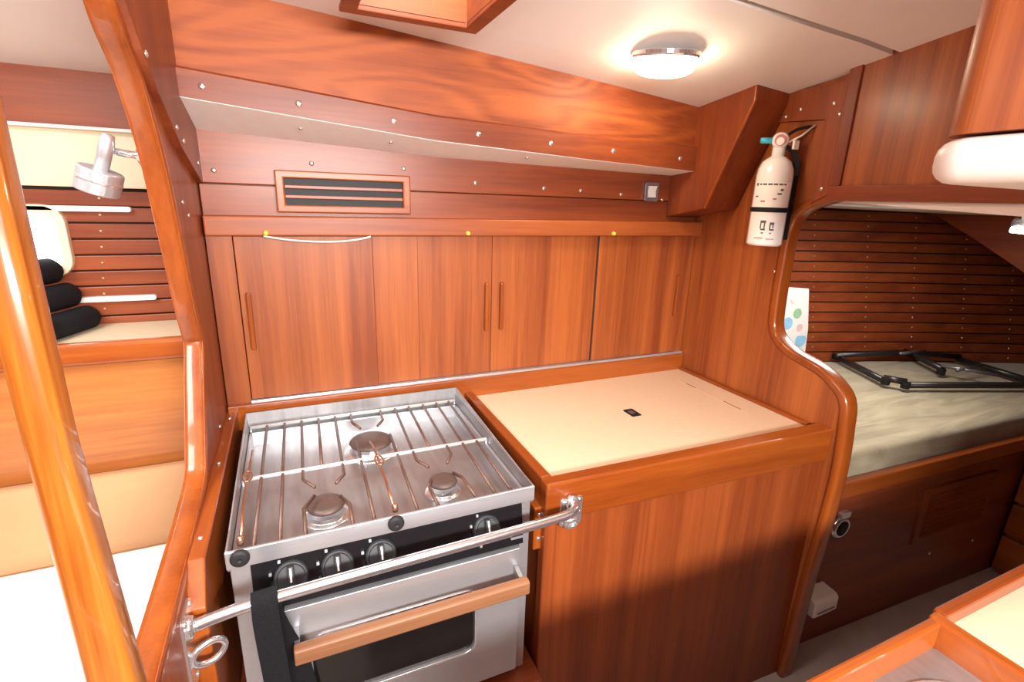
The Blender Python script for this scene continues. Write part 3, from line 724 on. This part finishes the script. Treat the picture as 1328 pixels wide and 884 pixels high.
# black strap over the bar
def strip(bm, path, width_vec, th):
    P, T = frames(path); W = Vector(width_vec); R = []
    for p, t in zip(P, T):
        n = t.cross(W).normalized() * th / 2
        R.append([bm.verts.new(p - W / 2 - n), bm.verts.new(p + W / 2 - n), bm.verts.new(p + W / 2 + n), bm.verts.new(p - W / 2 + n)])
    for a, b in zip(R, R[1:]):
        for k in range(4): bm.faces.new((a[k], a[(k + 1) % 4], b[(k + 1) % 4], b[k]))
    bm.faces.new(R[0][::-1]); bm.faces.new(R[-1]); return bm
sp = thing('webbing_strap', 'wide black webbing strap looped over the steel bar', 'strap', (-0.06, 0.67, 0.52))
xs = -0.073
f = smooth_path([(xs + 0.014, 0.650, 0.52), (xs + 0.010, 0.648, 0.62), (xs + 0.004, 0.650, 0.76), (xs, 0.652, 0.85), (xs, 0.655, 0.886), (xs, 0.664, 0.8975), (xs, 0.674, 0.890), (xs + 0.006, 0.690, 0.82), (xs + 0.03, 0.704, 0.72), (xs + 0.045, 0.706, 0.60), (xs + 0.045, 0.706, 0.52)], 5)
obj('strap_loop', strip(B(), f, (0.034, 0.004, 0), 0.0025), 'webbing', sp, smooth=False)
obj('strap_buckle', bx(B(), xs - 0.008, xs + 0.032, 0.642, 0.652, 0.56, 0.60), 'black_plastic', sp, bevel=0.003)

# ------------------------------------------------------------------ dome lamp
LX, LY = 0.754, 0.947
nz = Vector((0.07, 0.14, -1)).normalized()
o0 = Vector((LX, LY, zceil(LX, LY)))
dl = thing('dome_light', 'lit round dome light with chrome ring on the headliner', 'ceiling light', o0)
obj('ring', lathe(B(), [(0.071, -0.002), (0.071, 0.006), (0.069, 0.010), (0.064, 0.011), (0.062, 0.008), (0, 0.008)], o0, nz, 40), 'chrome', dl, bevel=0.001)
obj('lens', lathe(B(), [(0.0655, 0.009), (0.0650, 0.022), (0.060, 0.034), (0.046, 0.042), (0.025, 0.046), (0, 0.047)], o0, nz, 40), 'lamp_lens', dl, smooth=True)

# hatch coaming
hc_ = thing('hatch_coaming', 'varnished wooden hatch surround in the headliner', 'hatch', (0.22, 0.68, 1.722))
HZ = 1.728
for nm, box_ in (('coaming_side', (HX0, HX1, HY1 - 0.018, HY1)), ('coaming_side', (HX1 - 0.018, HX1, HY0, HY1 - 0.018)), ('coaming_side', (HX0, HX0 + 0.018, HY0, HY1 - 0.018)), ('coaming_side', (HX0, HX1, HY0 - 0.018, HY0))):
    obj(nm, bx(B(), *box_, HZ, 1.90), 'teak_x', hc_, bevel=0.001, own=True)
rim = ring_plate(B(), [(HX0 - 0.008, HY0 - 0.026), (HX1 + 0.008, HY0 - 0.026), (HX1 + 0.008, HY1 + 0.008), (HX0 - 0.008, HY1 + 0.008)], [(HX0 + 0.018, HY0), (HX1 - 0.018, HY0), (HX1 - 0.018, HY1 - 0.018), (HX0 + 0.018, HY1 - 0.018)], 'z', HZ - 0.006, HZ + 0.004)
obj('rim', rim, 'deep_x', hc_, bevel=0.002)

# ------------------------------------------------------------------ fire extinguisher
EX, EY = 1.128, 0.945
ex = thing('fire_extinguisher', 'small white fire extinguisher strapped to the right bulkhead', 'extinguisher', (EX, EY, 1.345))
obj('bottle', lathe(B(), [(0, 1.345), (0.038, 1.345), (0.042, 1.350), (0.042, 1.515), (0.040, 1.532), (0.033, 1.549), (0.021, 1.559), (0.015, 1.562), (0.015, 1.590), (0, 1.590)], (EX, EY, 0), (0, 0, 1), 36), 'ext_white', ex, smooth=True)
obj('strap_band', lathe(B(), [(0.0425, 1.428), (0.0442, 1.429), (0.0442, 1.439), (0.0425, 1.440)], (EX, EY, 0), (0, 0, 1), 36), 'black_plastic', ex)
def arc_patch(a0, a1, z0, z1, r, n=8):
    bm = B(); ra = []
    for k in range(n + 1):
        a = a0 + (a1 - a0) * k / n
        c, s_ = math.cos(a), math.sin(a)
        ra.append([bm.verts.new((EX + c * r, EY + s_ * r, z0)), bm.verts.new((EX + c * r, EY + s_ * r, z1)), bm.verts.new((EX + c * (r - .001), EY + s_ * (r - .001), z1)), bm.verts.new((EX + c * (r - .001), EY + s_ * (r - .001), z0))])
    for a, b in zip(ra, ra[1:]):
        for k in range(4): bm.faces.new((a[k], a[(k + 1) % 4], b[(k + 1) % 4], b[k]))
    bm.faces.new(ra[0][::-1]); bm.faces.new(ra[-1]); return bm
FA = math.atan2(-EY, -EX)                       # the label faces into the galley
lb = obj('label', arc_patch(FA - 1.15, FA + 1.15, 1.350, 1.500, 0.0426, 16), 'label_white', ex)
bm_marks = [(FA - 0.75, FA + 0.75, 1.4925, 1.4965), (FA - 1.0, FA - 0.85, 1.491, 1.498), (FA + 0.30, FA + 0.55, 1.470, 1.474), (FA + 0.45, FA + 0.62, 1.479, 1.484), (FA - 0.95, FA - 0.75, 1.464, 1.467),
            (FA - 0.35, FA - 0.05, 1.402, 1.408), (FA - 0.35, FA - 0.28, 1.388, 1.402), (FA - 0.15, FA - 0.08, 1.388, 1.402), (FA - 0.30, FA - 0.05, 1.384, 1.388),
            (FA + 0.15, FA + 0.40, 1.398, 1.404), (FA + 0.15, FA + 0.22, 1.386, 1.398), (FA + 0.32, FA + 0.38, 1.390, 1.398), (FA + 0.18, FA + 0.42, 1.384, 1.388), (FA - 0.25, FA - 0.12, 1.376, 1.379), (FA + 0.2, FA + 0.3, 1.376, 1.379)]
for m_ in bm_marks: obj('print_mark', arc_patch(*m_, 0.0430, 5), 'ink', lb)
for m_ in ((FA - 0.6, FA - 0.1, 1.3635, 1.366), (FA + 0.05, FA + 0.5, 1.362, 1.3645), (FA - 0.55, FA - 0.3, 1.452, 1.456), (FA + 0.1, FA + 0.3, 1.458, 1.462)): obj('print_mark', arc_patch(*m_, 0.0430, 5), 'ink_red', lb)
fd = Vector((math.cos(FA), math.sin(FA), 0)); rt = Vector((-fd.y, fd.x, 0))      # rt points to the viewer's ... checked below
hp = Vector((EX, EY, 1.598))
obj('valve_head', lathe(B(), [(0, -0.018), (0.017, -0.018), (0.019, -0.010), (0.019, 0.012), (0.016, 0.016), (0, 0.016)], hp, fd, 24), 'ext_white', ex, bevel=0.001)
obj('gauge', lathe(B(), [(0.013, 0), (0.013, 0.004), (0.011, 0.005), (0, 0.005)], hp + fd * 0.016, fd, 20), 'ink_red', ex)
obj('gauge_face', lathe(B(), [(0.009, 0), (0.009, 0.001), (0, 0.001)], hp + fd * 0.0205 - Vector((0, 0, 0.003)), fd, 16), 'label_white', ex)
R_ = Vector((0.85, -0.52, 0))                   # along the picture, to the right
obj('nozzle', tube(B(), [hp - R_ * 0.016, hp - R_ * 0.046], [0.0075, 0.0065], 14), 'cyan', ex, smooth=True)
obj('lever', strip(B(), smooth_path([hp + R_ * 0.010 + Vector((0, 0, 0.008)), hp + R_ * 0.030 + Vector((0, 0, 0.024)), hp + R_ * 0.055 + Vector((0, 0, 0.032)), hp + R_ * 0.072 + Vector((0, 0, 0.032))], 4), fd * 0.014, 0.006), 'black_plastic', ex)
obj('handle', strip(B(), smooth_path([hp + R_ * 0.006 - Vector((0, 0, 0.010)), hp + R_ * 0.030 - Vector((0, 0, 0.022)), hp + R_ * 0.048 - Vector((0, 0, 0.050)), hp + R_ * 0.050 - Vector((0, 0, 0.080))], 4), fd * 0.014, 0.010), 'black_plastic', ex)
obj('pin_ring', tube(B(), [hp + R_ * 0.020 + fd * 0.012 - Vector((0, 0, 0.004)), hp + R_ * 0.048 + fd * 0.012 + Vector((0, 0, 0.012)), hp + R_ * 0.074 + fd * 0.008 + Vector((0, 0, 0.036))], 0.0022, 8), 'white_plastic', ex, smooth=True)
obj('tag', bx(B(), hp.x + 0.014, hp.x + 0.030, hp.y - 0.030, hp.y - 0.024, hp.z - 0.020, hp.z), 'label_white', ex)
obj('wall_bracket', bx(B(), EX + 0.034, 1.187, EY - 0.022, EY + 0.022, 1.36, 1.55), 'black_plastic', ex, bevel=0.002)

# ------------------------------------------------------------------ near overhead locker, near counter with sink
nl = thing('overhead_locker', 'wooden overhead locker with white rounded base at upper right', 'locker', (0.86, 0.0, 1.468))
sec = rrect(0.556, 1.165, -0.55, 0.300, 0.028, 14)
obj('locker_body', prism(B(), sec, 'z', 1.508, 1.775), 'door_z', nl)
bm = B(); prism(bm, rrect(0.550, 1.165, -0.56, 0.306, 0.034, 6), 'z', 1.466, 1.506)
obj('locker_base', bm, 'white_laminate', nl, smooth=True, bevel=0.016, segs=4)

nc = thing('sink_counter', 'counter with wooden fiddle rails around a steel sink, lower right', 'counter', (0.82, -0.1, F))
obj('carcass', bx(B(), 0.11, 1.186, -0.55, 0.262, F, 0.852), 'deep_z', nc)
obj('rail', bx(B(), 0.10, 0.776, 0.264, 0.278, 0.836, 0.900), 'trim_x', nc, bevel=0.004, own=True)
obj('rail', bx(B(), 0.788, 1.186, 0.266, 0.283, 0.845, 0.906), 'trim_x', nc, bevel=0.004, own=True)
obj('rail', bx(B(), 0.773, 0.790, -0.55, 0.280, 0.836, 0.903), 'trim_y', nc, bevel=0.004, own=True)
obj('rail', bx(B(), 0.10, 0.122, -0.55, 0.258, 0.845, 0.900), 'trim_y', nc, bevel=0.004, own=True)
SX, SY, SR = 0.668, 0.142, 0.098
bm = B(); outer = rrect(0.48, 0.773, -0.20, 0.264, 0.004, 9)
n_ = len(outer)
inner = []
for (px, py) in outer:
    a = math.atan2(py - SY, px - SX); inner.append((SX + SR * math.cos(a), SY + SR * math.sin(a)))
ring_plate(bm, outer, inner, 'z', 0.853, 0.860)
obj('sink_deck', bm, 'steel_pan', nc)
obj('basin', lathe(B(), [(SR + 0.006, 0.861), (SR + 0.002, 0.864), (SR - 0.004, 0.861), (SR - 0.008, 0.84), (SR - 0.012, 0.74), (SR - 0.04, 0.725), (0, 0.723), (0, 0.719), (SR - 0.03, 0.72), (SR - 0.002, 0.74), (SR, 0.853)], (SX, SY, 0), (0, 0, 1), 40), 'steel_bright', nc, smooth=True)
obj('counter_slab', bx(B(), 0.790, 1.186, -0.55, 0.266, 0.852, 0.884), 'counter_cream', nc)
obj('deck_board', bx(B(), 0.122, 0.48, -0.20, 0.264, 0.852, 0.860), 'counter_cream', nc)
obj('deck_filler', bx(B(), 0.122, 0.773, -0.55, -0.20, 0.852, 0.860), 'steel_pan', nc)

# ------------------------------------------------------------------ forward cabin
def yh(x, z=0.79):
    return 1.62 - 0.13 * (x - 1.2) - 0.08 * (x - 1.2) ** 2 + 0.19 * (z - 0.79)
HXS = [1.222 + k * (3.45 - 1.222) / 16 for k in range(17)]
hf = thing('wall_hull_forward', 'curved hull side of the forward berth lined with wooden slats', 'wall', (2.3, 1.5, F), kind='structure')
def hull_strip(z0, z1, off, th):
    rings = []
    for x in HXS:
        rings.append([(x, yh(x, z0) - off, z0), (x, yh(x, z1) - off, z1), (x, yh(x, z1) - off + th, z1), (x, yh(x, z0) - off + th, z0)])
    return loft(rings)
obj('backing', hull_strip(0.15, 1.55, -0.012, 0.02), 'dark_gap', hf)
nsl = 15; pz = (1.440 - 0.775) / nsl
for k in range(nsl):
    z0 = 0.775 + k * pz
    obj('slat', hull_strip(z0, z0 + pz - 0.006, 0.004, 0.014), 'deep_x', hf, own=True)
SCOLS = (2.13, 2.38, 2.60, 2.83, 3.04)
bm = B()
for x in SCOLS:
    for k in range(nsl):
        z = 0.775 + (k + 0.45) * pz
        lathe(bm, [(0.004, 0), (0.003, 0.002), (0, 0.0024)], (x, yh(x, z) - 0.004, z), (-0.2, -1, 0), 8)
obj('slat_screws', bm, 'brass', hf, kind='stuff')

def zf(x): return 1.463 - 0.0178 * (x - 1.2)
bm = B()
for x0, x1, y0, y1 in ((1.20, 1.62, -0.6, 1.80), (1.98, 3.45, -0.6, 1.80), (1.62, 1.98, -0.6, 0.84), (1.62, 1.98, 1.20, 1.80)):
    prism(bm, [(x0, zf(x0)), (x1, zf(x1)), (x1, zf(x1) + 0.045), (x0, zf(x0) + 0.045)], 'y', y0, y1)
obj('ceiling_forward', bm, 'liner', kind='structure', label='white low underside of the side deck over the forward berth', cat='ceiling')
obj('wall_forward', bx(B(), 3.46, 3.50, -0.6, 1.6, F, 1.5), 'deep_z', kind='structure', label='dark wooden end of the forward cabin', cat='wall')
obj('wall_forward_side', bx(B(), 1.222, 3.46, -0.64, -0.6, F, 1.5), 'deep_x', kind='structure', label='opposite wooden side of the forward cabin, out of view', cat='wall')
bm = B(); prism(bm, [(1.40, 1.44), (1.352, 1.418), (1.20, 1.335), (1.016, 1.222), (0.86, 1.11), (0.74, 0.98), (0.70, 0.80), (0.4, 0.80), (0.4, 1.44)], 'x', 2.69, 2.72)
obj('wall_arch', bm, 'deep_y', kind='structure', label='forward bulkhead with a sloping arched opening above the berth', cat='wall')

def yf(x): return 0.757 - 0.038 * (x - 1.3)
bt = thing('forward_berth', 'dark wooden berth front with louvred vent in the forward cabin', 'berth', (1.8, 1.0, F))
def front(x0, x1, z0, z1, off, th):
    return prism(B(), [(x0, yf(x0) - off), (x1, yf(x1) - off), (x1, yf(x1) - off + th), (x0, yf(x0) - off + th)], 'z', z0, z1)
obj('front_panel', front(1.224, 2.75, F, 0.66, 0, 0.02), 'deep_x', bt)
obj('front_rail', front(1.224, 2.75, 0.655, 0.706, 0.010, 0.028), 'trim_x', bt, bevel=0.005)
obj('berth_top', prism(B(), [(1.224, 0.78), (2.75, 0.72)] + [(x, yh(x) - 0.01) for x in HXS[::-1] if x < 2.8], 'z', 0.64, 0.675), 'deep_x', bt)
def skew(bm):
    for v in bm.verts: v.co.y -= 0.038 * (v.co.x - 1.965)
    return bm
lv = obj('louvre_frame', skew(ring_plate(B(), [(1.77, 0.40), (2.16, 0.40), (2.16, 0.60), (1.77, 0.60)], [(1.80, 0.42), (2.13, 0.42), (2.13, 0.58), (1.80, 0.58)], 'y', 0.7255, 0.742)), 'deep_x', bt, bevel=0.002)
for k in range(8):
    z = 0.424 + k * 0.0195
    obj('louvre', skew(prism(B(), [(0.7235, z), (0.731, z + 0.012), (0.731, z + 0.016), (0.7235, z + 0.004)], 'x', 1.80, 2.13)), 'deep_x', lv)
for x, z in ((1.90, 0.330), (2.15, 0.318)): screw(bt, (x, yf(x), z), (0, -1, 0), 0.006)
# cushion
bm = B(); prism(bm, [(1.228, yf(1.228) + 0.020)] + [(x, yf(x) + 0.020) for x in (1.6, 2.0, 2.4, 2.75)] + [(3.3, 0.60)] + [(x, yh(x, 0.76) - 0.012) for x in HXS[::-1] if x < 3.31], 'z', 0.676, 0.781)
obj('berth_cushion', bm, 'cushion_olive', smooth=True, bevel=0.022, segs=4, label='olive-beige corduroy cushion on the forward berth', cat='cushion')
# round socket
so = thing('shore_socket', 'round chrome socket with dark centre on the berth front', 'socket', (1.392, yf(1.392), 0.555))
obj('flange', lathe(B(), [(0.036, 0), (0.036, 0.006), (0.030, 0.012), (0.024, 0.012), (0.024, 0.004), (0, 0.004)], (1.392, yf(1.392), 0.558), (-0.04, -1, 0), 28), 'chrome', so, bevel=0.001)
obj('socket_core', lathe(B(), [(0.022, 0), (0.020, 0.010), (0.012, 0.012), (0, 0.010)], (1.392, yf(1.392) - 0.003, 0.558), (-0.04, -1, 0), 24), 'black_plastic', so, smooth=True)
obj('flap', prism(B(), rrect(1.372, 1.412, 0.592, 0.612, 0.006, 3), 'y', yf(1.392) - 0.014, yf(1.392)), 'chrome', so, bevel=0.001)
# white box
wbx = thing('white_unit', 'small white plastic unit low on the berth front', 'box', (1.32, yf(1.32), 0.31))
obj('case', prism(B(), [(0.698, 0.318), (0.698, 0.362), (0.706, 0.372), (yf(1.33) - 0.001, 0.376), (yf(1.33) - 0.001, 0.316)], 'x', 1.275, 1.375), 'white_plastic', wbx, bevel=0.005, segs=3)
obj('slot', bx(B(), 1.29, 1.36, 0.696, 0.699, 0.330, 0.335), 'grey_metal', wbx)
# drawers
dw = thing('drawer_unit', 'bank of wooden drawers at the end of the forward berth', 'drawers', (2.45, 0.45, F))
obj('drawer_case', bx(B(), 2.33, 2.68, 0.18, 0.70, F, 0.62), 'deep_y', dw)
for z0, z1 in ((0.17, 0.305), (0.318, 0.438), (0.450, 0.585)):
    d = obj('drawer', bx(B(), 2.312, 2.332, 0.20, 0.708, z0, z1), 'honey_y' if 'honey_y' in MATS else 'trim_y', dw, bevel=0.004, own=True)
    obj('pull_groove', bx(B(), 2.310, 2.3125, 0.35, 0.55, z1 - 0.022, z1 - 0.012), 'dark_gap', d)
# dotted bag
bg = thing('gift_bag', 'white paper bag with pastel dots standing on the forward berth', 'bag', (1.92, 1.40, 0.781))
bm = loft([[(1.855, 1.395, 0.782), (2.005, 1.375, 0.782), (2.010, 1.415, 0.782), (1.860, 1.435, 0.782)],
           [(1.845, 1.400, 0.95), (1.995, 1.380, 0.95), (2.000, 1.412, 0.95), (1.850, 1.432, 0.95)],
           [(1.838, 1.415, 1.128), (1.975, 1.396, 1.118), (1.977, 1.402, 1.118), (1.840, 1.421, 1.128)]])
obj('bag_body', bm, 'paper', bg)
bn = Vector((-0.13, -0.99, 0.08)).normalized()
for x, z, r, mt in ((1.93, 1.015, 0.022, 'pastel_green'), (1.885, 0.975, 0.026, 'pastel_blue'), (1.965, 0.90, 0.028, 'pastel_blue'), (1.905, 1.075, 0.020, 'pastel_pink'), (1.95, 0.955, 0.016, 'pastel_pink'), (1.87, 0.91, 0.02, 'pastel_green')):
    yy = 1.4005 - 0.133 * (x - 1.845) + max(0, z - 0.95) * 0.085 + min(0, z - 0.95) * 0.03
    obj('dot', lathe(B(), [(r, -0.001), (r, 0.0012), (0, 0.0012)], (x, yy, z), bn, 20), mt, bg)
# folded black tubular frame on the cushion
ff = thing('folding_frame', 'folded black tubular metal frame lying on the berth cushion', 'frame', (2.4, 1.1, 0.781))
Z = 0.808
tubes = [[(2.20, 1.366), (2.065, 1.080)], [(2.17, 1.352), (2.50, 1.290), (2.72, 1.150)], [(2.095, 1.025), (2.56, 0.862), (2.80, 0.78)], [(2.59, 1.320), (2.43, 1.075)], [(2.72, 1.150), (2.66, 0.90)], [(2.06, 1.085), (2.10, 1.025)]]
for i, tb in enumerate(tubes):
    obj('frame_tube', tube(B(), [(x, y, Z + 0.012 * (i % 2)) for x, y in tb], 0.013, 10), 'black_metal', ff, smooth=True, own=True)
for a, b in (((2.42, 1.02), (2.60, 1.02)), ((2.43, 1.08), (2.52, 0.93)), ((2.45, 1.25), (2.62, 1.24))):
    obj('link_bar', tube(B(), [(*a, Z + 0.024), (*b, Z + 0.022)], 0.007, 8), 'grey_metal', ff, smooth=True, own=True)
for x, y in ((2.065, 1.078), (2.095, 1.024), (2.20, 1.368), (2.43, 1.075)):
    obj('joint', lathe(B(), [(0.015, -0.012), (0.016, 0.012), (0, 0.014)], (x, y, Z), (0, 0, 1), 12), 'black_plastic', ff, smooth=False, own=True)
# spot lamp at the right edge
fl = thing('berth_lamp', 'small lit metal lamp under the side deck at the right edge', 'lamp', (2.3, 0.905, 1.40))
obj('lamp_body', tube(B(), [(2.30, 0.930, 1.415), (2.30, 0.860, 1.405)], 0.018, 16), 'steel_bright', fl, smooth=True)
obj('lamp_tube', tube(B(), [(2.282, 0.925, 1.392), (2.282, 0.850, 1.386)], 0.011, 14), 'bulb', fl, smooth=True)
obj('lamp_stay', bx(B(), 2.29, 2.31, 0.89, 0.91, 1.415, 1.452), 'steel', fl)

# unseen hatch added over the forward berth to go with the fill light
w2 = thing('added_hatch', 'added unseen hatch with weakly glowing pane over the forward berth', 'hatch', (1.80, 1.02, 1.447), kind='structure')
obj('added_hatch_frame', ring_plate(B(), rrect(1.60, 2.00, 0.82, 1.22, 0.03), rrect(1.63, 1.97, 0.85, 1.19, 0.02), 'z', 1.500, 1.512), 'liner', w2)
obj('pane', prism(B(), rrect(1.62, 1.98, 0.84, 1.20, 0.02), 'z', 1.503, 1.509), 'added_hatch_pane', w2)
